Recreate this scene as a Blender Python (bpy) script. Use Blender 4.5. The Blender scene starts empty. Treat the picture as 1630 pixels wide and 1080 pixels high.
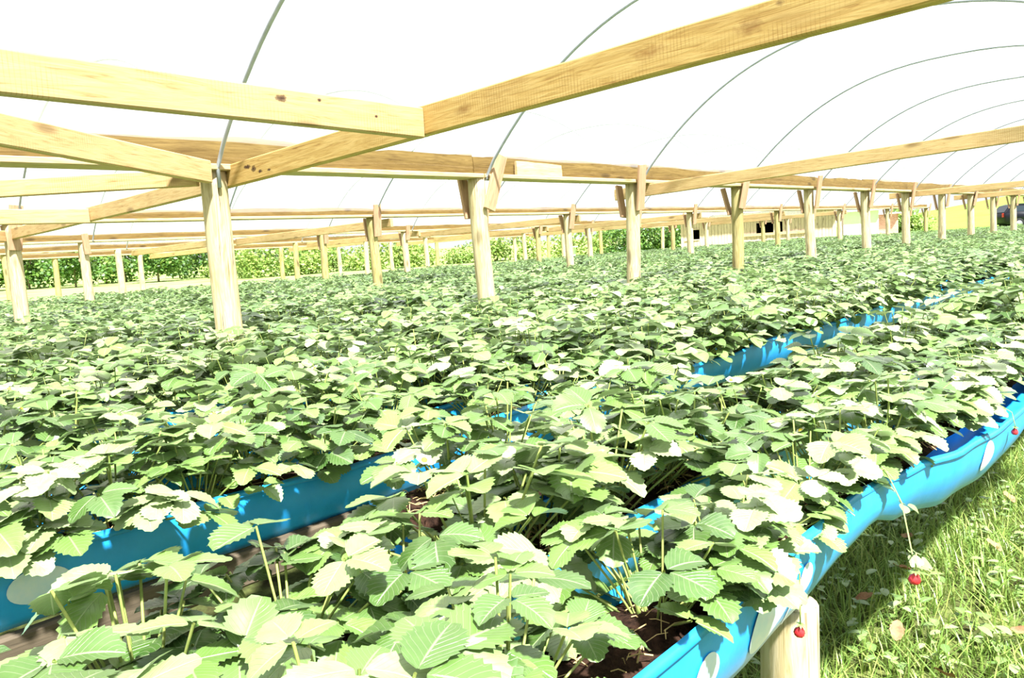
import bpy, math, random
import numpy as np
from mathutils import Vector, Matrix, noise

random.seed(7)
rng = np.random.default_rng(11)
sc = bpy.context.scene
COL = sc.collection

# ---------------------------------------------------------------- camera axes
F = 1234.0
v1 = Vector((1985 - 815, -(323 - 540), -F)).normalized()
v2 = Vector((-497 - 815, -(484 - 540), -F))
v2 = (v2 - v1 * v2.dot(v1)).normalized()
AX, AY = -v2, v1
AZ = AX.cross(AY)
EYE = Vector((0, 0, 1.5))
cam_data = bpy.data.cameras.new('camera')
cam = bpy.data.objects.new('camera', cam_data)
COL.objects.link(cam)
cam_data.sensor_width = 36.0
cam_data.sensor_fit = 'HORIZONTAL'
cam_data.lens = F / 1630 * 36.0
cam_data.clip_start = 0.02
cam_data.clip_end = 2000
M = Matrix((AX, AY, AZ)).to_4x4()
M.translation = EYE
cam.matrix_world = M
sc.camera = cam
RC = np.array([AX, AY, AZ])


def proj(p):
    q = RC.T @ (np.asarray(p, float) - np.array(EYE))
    d = -q[2]
    if d < 0.05:
        return (-9999, -9999, d)
    return (815 + F * q[0] / d, 540 - F * q[1] / d, d)


ORD = ['first', 'second', 'third', 'fourth', 'fifth', 'sixth', 'seventh', 'eighth', 'ninth', 'tenth', 'eleventh', 'twelfth',
       'thirteenth', 'fourteenth', 'fifteenth', 'sixteenth', 'seventeenth', 'eighteenth', 'nineteenth', 'twentieth'] + \
      ['twenty-' + s for s in ('first', 'second', 'third', 'fourth', 'fifth', 'sixth', 'seventh', 'eighth', 'ninth')] + ['thirtieth'] + \
      ['thirty-' + s for s in ('first', 'second', 'third', 'fourth', 'fifth', 'sixth', 'seventh', 'eighth', 'ninth')] + ['fortieth'] + \
      ['forty-' + s for s in ('first', 'second', 'third', 'fourth', 'fifth', 'sixth', 'seventh', 'eighth', 'ninth')]


# ---------------------------------------------------------------- materials
def new_mat(name):
    m = bpy.data.materials.new(name)
    m.use_nodes = True
    nt = m.node_tree
    nt.nodes.clear()
    out = nt.nodes.new('ShaderNodeOutputMaterial')
    b = nt.nodes.new('ShaderNodeBsdfPrincipled')
    nt.links.new(b.outputs[0], out.inputs[0])
    return m, nt, b, out


def N(nt, typ, **kw):
    n = nt.nodes.new(typ)
    for k, v in kw.items():
        setattr(n, k, v)
    return n


def ramp(nt, fac, stops):
    r = nt.nodes.new('ShaderNodeValToRGB')
    el = r.color_ramp.elements
    while len(el) > 1:
        el.remove(el[-1])
    el[0].position = stops[0][0]
    el[0].color = (*stops[0][1], 1)
    for p, c in stops[1:]:
        e = el.new(p)
        e.color = (*c, 1)
    nt.links.new(fac, r.inputs[0])
    return r.outputs[0]


def mixc(nt, fac, a, b, mode='MIX'):
    n = nt.nodes.new('ShaderNodeMix')
    n.data_type = 'RGBA'
    n.blend_type = mode
    for sock, val in ((n.inputs[0], fac), (n.inputs[6], a), (n.inputs[7], b)):
        if hasattr(val, 'is_output'):
            nt.links.new(val, sock)
        elif isinstance(val, (int, float)):
            sock.default_value = val
        else:
            sock.default_value = (*val, 1)
    return n.outputs[2]


def math_n(nt, op, a, b=None, c=None):
    n = nt.nodes.new('ShaderNodeMath')
    n.operation = op
    for i, v in enumerate((a, b, c)):
        if v is None:
            continue
        if hasattr(v, 'is_output'):
            nt.links.new(v, n.inputs[i])
        else:
            n.inputs[i].default_value = v
    return n.outputs[0]


def coords(nt, scale=(1, 1, 1), kind='Object', rand=True):
    tc = nt.nodes.new('ShaderNodeTexCoord')
    mp = nt.nodes.new('ShaderNodeMapping')
    mp.inputs['Scale'].default_value = scale
    src = tc.outputs[kind]
    if rand:
        oi = nt.nodes.new('ShaderNodeObjectInfo')
        mul = nt.nodes.new('ShaderNodeVectorMath')
        mul.operation = 'MULTIPLY_ADD'
        cx = nt.nodes.new('ShaderNodeCombineXYZ')
        for i in range(3):
            nt.links.new(oi.outputs['Random'], cx.inputs[i])
        nt.links.new(cx.outputs[0], mul.inputs[0])
        mul.inputs[1].default_value = (17, 29, 11)
        nt.links.new(src, mul.inputs[2])
        src = mul.outputs[0]
    nt.links.new(src, mp.inputs[0])
    return mp.outputs[0]


def noise_n(nt, vec, scale=5, detail=4, rough=.6, dist=0.0):
    n = nt.nodes.new('ShaderNodeTexNoise')
    n.inputs['Scale'].default_value = scale
    n.inputs['Detail'].default_value = detail
    n.inputs['Roughness'].default_value = rough
    n.inputs['Distortion'].default_value = dist
    nt.links.new(vec, n.inputs['Vector'])
    return n.outputs[0]


def bump(nt, b, h, strength=.3, dist=.01):
    n = nt.nodes.new('ShaderNodeBump')
    n.inputs['Strength'].default_value = strength
    n.inputs['Distance'].default_value = dist
    nt.links.new(h, n.inputs['Height'])
    nt.links.new(n.outputs[0], b.inputs['Normal'])


def wood_mat(name, light, mid, dark, knots=(), saw=True, axis=0, stain=.25):
    """sawn or round timber; the grain runs along the object's own axis 0 (beams) or 2 (posts)"""
    m, nt, b, out = new_mat(name)
    s = [9, 9, 9]
    s[axis] = .7
    v = coords(nt, tuple(s))
    g = noise_n(nt, v, 6, 6, .65, 1.2)
    col = ramp(nt, g, [(.25, dark), (.42, mid), (.62, light), (.9, light)])
    s2 = [2.2, 2.2, 2.2]
    s2[axis] = .9
    v2_ = coords(nt, tuple(s2))
    big = noise_n(nt, v2_, 2.5, 3, .6, .6)
    col = mixc(nt, math_n(nt, 'MULTIPLY', ramp(nt, big, [(.52, (0, 0, 0)), (.75, (1, 1, 1))]), stain), col, dark)
    # growth-ring waves and knots
    vk = coords(nt, (1.6, 5, 5) if axis == 0 else (5, 5, 1.6))
    vo = nt.nodes.new('ShaderNodeTexVoronoi')
    vo.inputs['Scale'].default_value = 1.1
    nt.links.new(vk, vo.inputs['Vector'])
    kn = ramp(nt, vo.outputs['Distance'], [(0.0, (1, 1, 1)), (.10, (.75, .75, .75)), (.17, (0, 0, 0))])
    col = mixc(nt, math_n(nt, 'MULTIPLY', kn, .75), col, tuple(c * .4 for c in dark))
    if saw:
        w = nt.nodes.new('ShaderNodeTexWave')
        w.wave_type = 'BANDS'
        w.bands_direction = 'X'
        w.inputs['Scale'].default_value = 22
        w.inputs['Distortion'].default_value = 3
        w.inputs['Detail'].default_value = 2
        nt.links.new(coords(nt, (1, .05, .15)), w.inputs['Vector'])
        sp = noise_n(nt, coords(nt, (2, 3, 3)), 1.7, 2)
        f = math_n(nt, 'MULTIPLY', ramp(nt, w.outputs[0], [(.0, (1, 1, 1)), (.18, (0, 0, 0))]),
                   ramp(nt, sp, [(.5, (0, 0, 0)), (.65, (.6, .6, .6))]))
        col = mixc(nt, f, col, dark)
    tc = nt.nodes.new('ShaderNodeTexCoord')
    for (kx, kz, rx, rz, *kc) in knots:
        mp = nt.nodes.new('ShaderNodeMapping')
        mp.inputs['Location'].default_value = (-kx / rx, 0, -kz / rz)
        mp.inputs['Scale'].default_value = (1 / rx, 0, 1 / rz)
        nt.links.new(tc.outputs['Object'], mp.inputs[0])
        ln = nt.nodes.new('ShaderNodeVectorMath')
        ln.operation = 'LENGTH'
        nt.links.new(mp.outputs[0], ln.inputs[0])
        wob = math_n(nt, 'ADD', ln.outputs['Value'], math_n(nt, 'MULTIPLY', noise_n(nt, coords(nt, (30, 30, 30)), 2, 3), .9))
        col = mixc(nt, ramp(nt, wob, [(.55, (1, 1, 1)), (1.1, (.55, .55, .55)), (1.35, (0, 0, 0))]) if not kc else math_n(nt, 'MULTIPLY', ramp(nt, wob, [(.5, (1, 1, 1)), (1.5, (0, 0, 0))]), .6), col, (.035, .012, .008) if not kc else kc[0])
    if axis == 2:
        # drying cracks along a round post
        vc = coords(nt, (16, 16, .55))
        cr = noise_n(nt, vc, 3.2, 3, .55, .4)
        col = mixc(nt, ramp(nt, cr, [(.33, (.85, .85, .85)), (.38, (0, 0, 0))]), col, (.09, .06, .025))
    nt.links.new(col, b.inputs['Base Color'])
    b.inputs['Roughness'].default_value = .75
    b.inputs['Specular IOR Level'].default_value = .25
    bump(nt, b, g, .35, .004)
    return m


LW = (.80, .56, .22)
M_BEAM = wood_mat('sawn_pine', (.58, .42, .20), (.48, .33, .14), (.28, .15, .05))
M_BEAM_C = wood_mat('sawn_pine_knotty', (.48, .345, .17), (.42, .29, .125), (.27, .145, .05), knots=((2.846, .026, .042, .026), (3.014, .038, .018, .012), (3.29, .002, .014, .01)), stain=.12)
M_BEAM_A = wood_mat('sawn_pine_pale', (.54, .385, .19), (.47, .32, .14), (.30, .16, .055), stain=.2)
M_BEAM_B = wood_mat('sawn_pine_dark', (.52, .36, .13), (.42, .27, .08), (.24, .12, .03), knots=((.36, .02, .07, .022), (.43, .0, .05, .03), (.50, -.025, .04, .018), (.60, -.03, .035, .012), (2.23, .0, .10, .05, (.20, .09, .02)), (3.15, .01, .16, .045, (.24, .11, .025)), (3.52, .0, .10, .06, (.18, .075, .02)), (3.62, .045, .03, .02, (.06, .02, .01)), (3.95, -.02, .1, .04, (.22, .1, .025))), stain=.4)
M_RAIL = wood_mat('rail_wood', (.17, .115, .034), (.125, .08, .02), (.06, .034, .009), saw=False, stain=.5)
M_PLANK = wood_mat('plank_wood', (.56, .43, .24), (.48, .35, .17), (.30, .19, .08), saw=False)
M_PLATE = wood_mat('plate_wood', (.50, .33, .20), (.42, .25, .14), (.24, .11, .055), saw=False)
M_POST = wood_mat('post_wood', (.60, .51, .32), (.46, .37, .19), (.22, .17, .07), saw=False, axis=2, stain=.45)
M_POST2 = wood_mat('post_wood_green', (.46, .39, .18), (.34, .28, .10), (.15, .12, .035), saw=False, axis=2, stain=.6)
M_BOARD_SHADE = wood_mat('shaded_board', (.13, .10, .065), (.09, .07, .045), (.04, .03, .02), saw=False)  # board under the gutter: shade put into its darkened colour
M_SHED = wood_mat('shed_wood', (.62, .49, .40), (.52, .39, .30), (.33, .22, .15), saw=False, axis=2)


def simple(name, col, rough=.5, spec=.5, metal=0.0, var=None, vscale=8, bstr=0):
    m, nt, b, out = new_mat(name)
    b.inputs['Roughness'].default_value = rough
    b.inputs['Specular IOR Level'].default_value = spec
    b.inputs['Metallic'].default_value = metal
    if var:
        n = noise_n(nt, coords(nt), vscale, 5, .65)
        nt.links.new(ramp(nt, n, [(.3, col), (.7, var)]), b.inputs['Base Color'])
        if bstr:
            bump(nt, b, n, bstr, .01)
    else:
        b.inputs['Base Color'].default_value = (*col, 1)
    return m


M_PIPE = simple('grey_pipe', (.30, .33, .37), .45, .4, 0, (.40, .43, .47), 12)
M_BLUE = simple('blue_plastic', (.015, .31, .74), .32, .5, 0, (.03, .40, .86), 9, .12)
M_SPOT = simple('white_print', (.80, .86, .90), .4, .5, 0, (.62, .78, .90), 25)
M_SOIL = simple('soil', (.006, .003, .002), .95, .1, 0, (.055, .028, .017), 55, 1.0)
M_STEM = simple('petiole', (.20, .30, .06), .5, .4, 0, (.40, .42, .13), 20)
M_STRAW = simple('straw', (.42, .30, .12), .7, .2, 0, (.60, .46, .2), 20)
M_RED = simple('ripe_berry', (.55, .012, .02), .3, .5, 0, (.75, .05, .05), 60, .3)
M_PETAL = simple('petal', (.85, .85, .80), .6, .3)
M_YELL = simple('flower_centre', (.75, .55, .05), .7, .2)
M_DRY = simple('dry_leaf', (.22, .10, .05), .8, .2, 0, (.42, .24, .12), 30, .4)
M_BARK = simple('bark', (.20, .15, .10), .9, .1, 0, (.34, .28, .2), 14, .5)


def leaf_mat(name, dark, light, vein, yel, transl=.3, rough=.36, veins=True, sheen=0.0, coat=0.0):
    m, nt, b, out = new_mat(name)
    at = nt.nodes.new('ShaderNodeAttribute')
    at.attribute_name = 'tint'
    oi = nt.nodes.new('ShaderNodeObjectInfo')
    t = math_n(nt, 'ADD', math_n(nt, 'MULTIPLY', at.outputs['Fac'], .8), math_n(nt, 'MULTIPLY', oi.outputs['Random'], .2))
    col = ramp(nt, t, [(0.0, dark), (.62, light), (1.0, yel)])
    if veins:
        uv = nt.nodes.new('ShaderNodeUVMap')
        uv.uv_map = 'UVMap'
        sp = nt.nodes.new('ShaderNodeSeparateXYZ')
        nt.links.new(uv.outputs[0], sp.inputs[0])
        a = math_n(nt, 'ABSOLUTE', math_n(nt, 'SUBTRACT', sp.outputs[0], .5))
        ph = math_n(nt, 'SUBTRACT', math_n(nt, 'MULTIPLY', sp.outputs[1], 8.0), math_n(nt, 'MULTIPLY', a, 6.0))
        fr = math_n(nt, 'ABSOLUTE', math_n(nt, 'SUBTRACT', math_n(nt, 'FRACT', ph), .5))
        side = ramp(nt, fr, [(.0, (1, 1, 1)), (.10, (0, 0, 0))])
        mid = ramp(nt, a, [(0, (1, 1, 1)), (.035, (0, 0, 0))])
        vv = math_n(nt, 'MAXIMUM', math_n(nt, 'MULTIPLY', side, .55), mid)
        nz = noise_n(nt, coords(nt, (1, 1, 1)), 60, 3)
        col = mixc(nt, math_n(nt, 'MULTIPLY', ramp(nt, nz, [(.35, (0, 0, 0)), (.7, (1, 1, 1))]), .35), col, tuple(c * .6 for c in light))
        col = mixc(nt, math_n(nt, 'MULTIPLY', vv, .6), col, vein)
        bump(nt, b, math_n(nt, 'SUBTRACT', 1.0, vv), .5, .004)
    nt.links.new(col, b.inputs['Base Color'])
    b.inputs['Roughness'].default_value = rough
    b.inputs['Specular IOR Level'].default_value = .6
    b.inputs['Sheen Weight'].default_value = sheen
    b.inputs['Sheen Roughness'].default_value = .35
    b.inputs['Coat Weight'].default_value = coat
    b.inputs['Coat Roughness'].default_value = .4
    tr = nt.nodes.new('ShaderNodeBsdfTranslucent')
    nt.links.new(mixc(nt, .5, col, yel), tr.inputs[0])
    mx = nt.nodes.new('ShaderNodeMixShader')
    mx.inputs[0].default_value = transl
    nt.links.new(b.outputs[0], mx.inputs[1])
    nt.links.new(tr.outputs[0], mx.inputs[2])
    nt.links.new(mx.outputs[0], out.inputs[0])
    return m


M_LEAF = leaf_mat('strawberry_leaf', (.016, .068, .004), (.195, .335, .070), (.48, .57, .32), (.40, .48, .25), .15, .38, True, .10, .7)  # palest tint and vein colour raised to carry the leaves' white highlights
M_GRASS = leaf_mat('grass_blade', (.03, .10, .008), (.26, .41, .075), (.3, .4, .1), (.42, .46, .13), .35, .45, False)
M_TREE = leaf_mat('tree_leaf', (.02, .075, .01), (.10, .22, .03), (.2, .3, .1), (.25, .34, .06), .3, .5, False)
M_BUSH = leaf_mat('bush_leaf', (.10, .20, .03), (.26, .38, .08), (.2, .3, .1), (.42, .48, .12), .3, .5, False)

# plastic film over the tunnels
M_FILM = bpy.data.materials.new('clear_white_film')
M_FILM.use_nodes = True
nt = M_FILM.node_tree
nt.nodes.clear()
_o = nt.nodes.new('ShaderNodeOutputMaterial')
_t = nt.nodes.new('ShaderNodeBsdfTransparent')
_t.inputs[0].default_value = (.97, .97, .97, 1)
_d = nt.nodes.new('ShaderNodeBsdfTranslucent')
_d.inputs[0].default_value = (.93, .93, .93, 1)
_m = nt.nodes.new('ShaderNodeMixShader')
_m.inputs[0].default_value = .16
nt.links.new(_t.outputs[0], _m.inputs[1])
nt.links.new(_d.outputs[0], _m.inputs[2])
nt.links.new(_m.outputs[0], _o.inputs[0])


# ---------------------------------------------------------------- mesh helpers
class Geo:
    def __init__(self):
        self.v, self.f, self.uv, self.t = [], [], [], []
        self.n = 0

    def add(self, verts, faces, uv=None, tint=0.5):
        verts = np.asarray(verts, float)
        self.v.append(verts)
        self.f += [tuple(i + self.n for i in q) for q in faces]
        self.uv.append(np.asarray(uv, float) if uv is not None else np.zeros((len(verts), 2)))
        self.t.append(np.full(len(verts), tint))
        self.n += len(verts)

    def mesh(self, name, mat, smooth=True):
        me = bpy.data.meshes.new(name)
        V = np.concatenate(self.v)
        me.from_pydata(V.tolist(), [], self.f)
        at = me.attributes.new('tint', 'FLOAT', 'POINT')
        at.data.foreach_set('value', np.concatenate(self.t).astype(np.float32))
        U = np.concatenate(self.uv)
        ul = me.uv_layers.new(name='UVMap')
        li = np.empty(len(me.loops), dtype=np.int32)
        me.loops.foreach_get('vertex_index', li)
        ul.data.foreach_set('uv', U[li].astype(np.float32).ravel())
        me.polygons.foreach_set('use_smooth', [smooth] * len(me.polygons))
        if mat:
            me.materials.append(mat)
        me.update()
        return me


def link(name, me, parent=None, loc=None, rot=None):
    o = bpy.data.objects.new(name, me)
    COL.objects.link(o)
    if parent is not None:
        o.parent = parent
    if loc is not None:
        o.location = loc
    if rot is not None:
        o.rotation_euler = rot
    return o


def empty(name, loc=(0, 0, 0), rotz=0.0):
    o = bpy.data.objects.new(name, None)
    o.empty_display_size = .05
    COL.objects.link(o)
    o.location = loc
    o.rotation_euler = (0, 0, rotz)
    return o


def tag(o, label, cat, group=None):
    o['label'] = label
    o['category'] = cat
    if group:
        o['group'] = group
    return o


def kind(o, k):
    o['kind'] = k
    return o


def copy_tree(o, parent=None):
    c = o.copy()
    COL.objects.link(c)
    c.parent = parent
    for ch in o.children:
        copy_tree(ch, c)
    return c


def box_geo(g, lo, hi, bev=0.0, tint=.5):
    x0, y0, z0 = lo
    x1, y1, z1 = hi
    if bev <= 0:
        v = [(x, y, z) for x in (x0, x1) for y in (y0, y1) for z in (z0, z1)]
        f = [(0, 1, 3, 2), (4, 6, 7, 5), (0, 4, 5, 1), (2, 3, 7, 6), (0, 2, 6, 4), (1, 5, 7, 3)]
        g.add(v, f, None, tint)
        return
    bm_ring = []
    v = []
    for sx, X, Xi in ((0, x0, x0 + bev), (1, x1, x1 - bev)):
        for ring, xx, b in (((0, X, bev), (1, Xi, 0)) if sx == 0 else ((1, Xi, 0), (0, X, bev))):
            p = [(y0 + b, z0 + bev + b), (y0 + b + bev, z0 + b), (y1 - b - bev, z0 + b), (y1 - b, z0 + bev + b),
                 (y1 - b, z1 - bev - b), (y1 - b - bev, z1 - b), (y0 + b + bev, z1 - b), (y0 + b, z1 - bev - b)]
            bm_ring.append(len(v))
            v += [(xx, a, c) for a, c in p]
    f = [tuple(range(7, -1, -1)), tuple(range(24, 32))]
    for r in range(3):
        a, c = bm_ring[r], bm_ring[r + 1]
        for k in range(8):
            f.append((a + k, a + (k + 1) % 8, c + (k + 1) % 8, c + k))
    g.add(v, f, None, tint)


def tube_geo(g, pts, rad, sides=6, tint=.5, cap=True):
    pts = [Vector(p) for p in pts]
    n = len(pts)
    if not hasattr(rad, '__len__'):
        rad = [rad] * n
    V, Fc = [], []
    up = Vector((0, 0, 1))
    t0 = (pts[1] - pts[0]).normalized()
    u = t0.cross(up)
    if u.length < 1e-3:
        u = t0.cross(Vector((1, 0, 0)))
    u.normalize()
    for i in range(n):
        t = (pts[min(i + 1, n - 1)] - pts[max(i - 1, 0)]).normalized()
        u = (u - t * u.dot(t)).normalized()
        w = t.cross(u)
        for k in range(sides):
            a = 2 * math.pi * k / sides
            V.append(tuple(pts[i] + (u * math.cos(a) + w * math.sin(a)) * rad[i]))
    for i in range(n - 1):
        for k in range(sides):
            a, b = i * sides + k, i * sides + (k + 1) % sides
            Fc.append((a, b, b + sides, a + sides))
    if cap:
        Fc.append(tuple(range(sides - 1, -1, -1)))
        Fc.append(tuple(range((n - 1) * sides, n * sides)))
    g.add(V, Fc, None, tint)


def timber(name, p0, p1, h, th, mat, label, cat, group=None, sag=0.0, wob=.004, hh=None):
    """sawn board from p0 to p1 (centre line), height h across, thickness th; grain along its own X"""
    p0, p1 = Vector(p0), Vector(p1)
    d = p1 - p0
    Lg = d.length
    n = max(2, int(Lg / .25))
    prof = []
    b = min(.006, th * .2)
    V, Fc = [], []
    sd = random.random() * 50
    for i in range(n + 1):
        x = Lg * i / n
        w1 = noise.noise((x * 1.3, sd, 0)) * wob
        w2 = noise.noise((x * 1.1, sd, 9)) * wob
        z0, z1 = -h / 2 + w1, (h / 2 if hh is None else -h / 2 + h + (hh - h) * i / n) + w2
        s = -sag * math.sin(math.pi * i / n)
        y0, y1 = -th / 2, th / 2
        for (y, z) in ((y0, z0 + b), (y0 + b, z0), (y1 - b, z0), (y1, z0 + b), (y1, z1 - b), (y1 - b, z1), (y0 + b, z1), (y0, z1 - b)):
            V.append((x, y, z + s))
    for i in range(n):
        for k in range(8):
            a, c = i * 8 + k, i * 8 + (k + 1) % 8
            Fc.append((a, a + 8, c + 8, c))
    Fc.append(tuple(range(8)))
    Fc.append(tuple(range(n * 8 + 7, n * 8 - 1, -1)))
    g = Geo()
    g.add(V, Fc)
    o = link(name, g.mesh(name, mat, False))
    ex = d.normalized()
    ey = Vector((0, 0, 1)).cross(ex).normalized()
    ez = ex.cross(ey)
    mw = Matrix((ex, ey, ez)).transposed().to_4x4()
    mw.translation = p0
    o.matrix_world = mw
    if label:
        tag(o, label, cat, group)
    return o


# ---------------------------------------------------------------- ground
def ground_z(x, y):
    d = math.hypot(x, y)
    fac = min(1, max(0, (x + 48) / 28))
    fac = fac * fac * (3 - 2 * fac)
    return fac * .045 * max(0, y - 42) + .012 * max(0, d - 45)


def axis_pts(a):
    s = [0]
    step = .25
    while s[-1] < a:
        s.append(s[-1] + step)
        step *= 1.09
    return s


xs = sorted(set([-q for q in axis_pts(420)] + axis_pts(260)))
ys = sorted(set([-q for q in axis_pts(60)] + axis_pts(420)))
V = []
for y in ys:
    for x in xs:
        n_ = noise.noise((x * .9, y * .9, 0)) * .02 + noise.noise((x * .11, y * .11, 3)) * (.05 if math.hypot(x, y) > 20 else 0)
        V.append((x, y, ground_z(x, y) + n_))
nx = len(xs)
Fc = [(j * nx + i, j * nx + i + 1, (j + 1) * nx + i + 1, (j + 1) * nx + i) for j in range(len(ys) - 1) for i in range(nx - 1)]
m, nt, b, out = new_mat('meadow_and_soil')
vv = coords(nt, (1, 1, 1), 'Object', False)
n1 = noise_n(nt, vv, 6, 6, .7)
n2 = noise_n(nt, vv, .12, 4, .6)
soil_c = ramp(nt, n1, [(.35, (.035, .028, .012)), (.5, (.07, .085, .025)), (.68, (.15, .17, .05))])
mead = ramp(nt, n2, [(.3, (.22, .33, .07)), (.5, (.32, .39, .14)), (.7, (.20, .34, .06))])
n3 = noise_n(nt, vv, 2.2, 5, .7)
mead = mixc(nt, math_n(nt, 'MULTIPLY', ramp(nt, n3, [(.45, (0, 0, 0)), (.7, (1, 1, 1))]), .35), mead, (.13, .24, .04))
sp = nt.nodes.new('ShaderNodeSeparateXYZ')
nt.links.new(vv, sp.inputs[0])
inx = math_n(nt, 'MULTIPLY', math_n(nt, 'GREATER_THAN', sp.outputs[0], -16.6), math_n(nt, 'LESS_THAN', sp.outputs[1], 38.5))
# bare earth bank by the parked car
bank = nt.nodes.new('ShaderNodeVectorMath')
bank.operation = 'DISTANCE'
bank.inputs[1].default_value = (-13.5, 48.5, .3)
nt.links.new(vv, bank.inputs[0])
bk = ramp(nt, math_n(nt, 'ADD', math_n(nt, 'MULTIPLY', bank.outputs['Value'], .1), math_n(nt, 'MULTIPLY', n1, .3)), [(.40, (1, 1, 1)), (.52, (0, 0, 0))])
sph = nt.nodes.new('ShaderNodeSeparateXYZ')
nt.links.new(vv, sph.inputs[0])
hillf = math_n(nt, 'MULTIPLY', math_n(nt, 'GREATER_THAN', sph.outputs[0], -44.0), math_n(nt, 'GREATER_THAN', sph.outputs[1], 41.0))
mead = mixc(nt, math_n(nt, 'MULTIPLY', hillf, .75), mead, (.12, .27, .025))
mead = mixc(nt, bk, mead, (.24, .13, .075))
nt.links.new(mixc(nt, inx, mead, soil_c), b.inputs['Base Color'])
b.inputs['Roughness'].default_value = .95
b.inputs['Specular IOR Level'].default_value = .1
bump(nt, b, n1, .6, .03)
g = Geo()
g.add(V, Fc)
kind(link('ground', g.mesh('ground', m)), 'structure')

# ---------------------------------------------------------------- tunnel frame
LSP = 4.6
Y0, SP = 2.28, 2.245
PROW = ['front', 'second', 'third', 'fourth', 'fifth', 'sixth']


def post_mesh(r, h, seed, mat, bend=.02):
    g = Geo()
    n, sides = 22, 18
    V, Fc = [], []
    for i in range(n + 1):
        z = h * i / n
        cx = math.sin(i / n * 2.6 + seed) * bend * (1 - abs(2 * i / n - 1))
        cy = math.cos(i / n * 3.1 + seed * 2) * bend * (1 - abs(2 * i / n - 1))
        for k in range(sides):
            a = 2 * math.pi * k / sides
            rr = r * (1.08 - .12 * i / n) * (1 + .07 * noise.noise((math.cos(a) * 1.2 + seed, math.sin(a) * 1.2, z * .9)) +
                                             .035 * noise.noise((math.cos(a) * 4 + seed, math.sin(a) * 4, z * .7)))
            V.append((cx + rr * math.cos(a), cy + rr * math.sin(a), z))
    for i in range(n):
        for k in range(sides):
            a, c = i * sides + k, i * sides + (k + 1) % sides
            Fc.append((a, c, c + sides, a + sides))
    Fc.append(tuple(range(n * sides, (n + 1) * sides)))
    g.add(V, Fc)
    return g.mesh('post_trunk', mat)


POSTS_M = [post_mesh(.072, 2.2, s, M_POST if s % 3 else M_POST2) for s in range(6)]
P1_M = post_mesh(.08, 2.195, 21, M_POST, .01)


def plate_mesh(w, h, th, seed):
    g = Geo()
    box_geo(g, (-h / 2, -th / 2, -w / 2), (h / 2, th / 2, w / 2), .004)
    me = g.mesh('plate', M_PLATE, False)
    return me


PLATE = plate_mesh(.125, .46, .026, 0)
PLATE_S = plate_mesh(.10, .34, .026, 1)


def put_plate(post, me, c, flare, skew, label=None):
    o = link('plate', me, post)
    # board's long axis (own X) up the post, its face towards +X / -X of the post
    ex = Vector((math.sin(flare), math.sin(skew), math.cos(flare))).normalized()
    ey = Vector((math.cos(flare), 0, -math.sin(flare)))
    ey = (ey - ex * ey.dot(ex)).normalized()
    ez = ex.cross(ey)
    mw = Matrix((ex, ey, ez)).transposed().to_4x4()
    mw.translation = Vector(c)
    o.matrix_local = mw
    if label:
        o['label'] = label
    return o


def post(k, i, x, y, me, label, group, plates=True):
    e = empty('wooden_post', (x, y, 0))
    t = link('trunk', me, e, (0, 0, -.1), (random.uniform(-.008, .008), random.uniform(-.008, .008), random.random() * 6))
    if plates:
        sk = random.uniform(-.12, .12)
        if k == 1 and i == 1:
            put_plate(e, PLATE, (.125, .10, 2.06), .10, .32, 'broad pinkish board slanting away from the post')
            put_plate(e, PLATE_S, (-.10, -.03, 1.95), -.12, -.05)
        else:
            put_plate(e, PLATE if k < 3 else PLATE_S, (.13, .0, 2.05), .17, sk)
            put_plate(e, PLATE_S, (-.125, -.0, 1.93), -.2, -sk)
    tag(e, label, 'wooden post', group)
    return e


A_LABEL = {0: 'thick round wooden post with several beams meeting on its top',
           1: 'round wooden post with a broad slanted pinkish board nailed under the rail'}
GR = 'wooden posts of the tunnel rows'
for k in range(1, 6):
    i0 = {1: 0, 2: 0, 3: 1, 4: 1, 5: 2}[k]
    nmax = {1: 15, 2: 15, 3: 14, 4: 13, 5: 12}[k]
    cnt = 0
    for i in range(i0, nmax):
        y = Y0 + SP * i + (.08 if k == 2 else 0) + (random.uniform(-.05, .05) if i > 1 else 0)
        x = -LSP * k + random.uniform(-.02, .02)
        if k == 1:
            lab = A_LABEL.get(i, f'{ORD[i]} round wooden post with splayed boards, counted along the nearest post row')
            me = P1_M if i == 0 else (POSTS_M[0] if i == 3 else POSTS_M[1 + (i % 2) * 3 if i != 3 else 0])
        else:
            lab = f'{ORD[cnt]} pale round post from the left along the {PROW[k - 1]} post row'
            me = POSTS_M[(i * 2 + k) % 6]
        post(k, i, x, y, me, lab, f'posts of the {PROW[k - 1]} row', plates=not (k == 1 and i == 0) and k < 4)
        cnt += 1


# rails: a flat plank on the post tops with a wavy slab board standing on it
def slab(name, x, y0, y1, z0, h, th, label, group, seed, mat=None):
    g = Geo()
    n = max(4, int((y1 - y0) / .12))
    V, Fc = [], []
    for i in range(n + 1):
        y = (y1 - y0) * i / n
        hz = h * (1 + .22 * noise.noise((y * 1.1, seed, 0)) + .10 * noise.noise((y * 4, seed, 5)))
        s = .02 * noise.noise((y * .6, seed, 8))
        dx = .012 * noise.noise((y * .9, seed, 2))
        for (a, c) in ((-th / 2, 0), (th / 2, 0), (th / 2, hz * .55), (th / 2 - .006, hz), (-th / 2 + .006, hz), (-th / 2, hz * .5)):
            V.append((y, -(a + dx), c + s))
    for i in range(n):
        for q in range(6):
            a, c = i * 6 + q, i * 6 + (q + 1) % 6
            Fc.append((a, c, c + 6, a + 6))
    Fc.append(tuple(range(5, -1, -1)))
    Fc.append(tuple(range(n * 6, n * 6 + 6)))
    g.add(V, Fc)
    o = link(name, g.mesh(name, mat or M_RAIL, False), None, (x, y0, z0), (0, 0, math.pi / 2))
    return tag(o, label, 'rail board', group)


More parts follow.
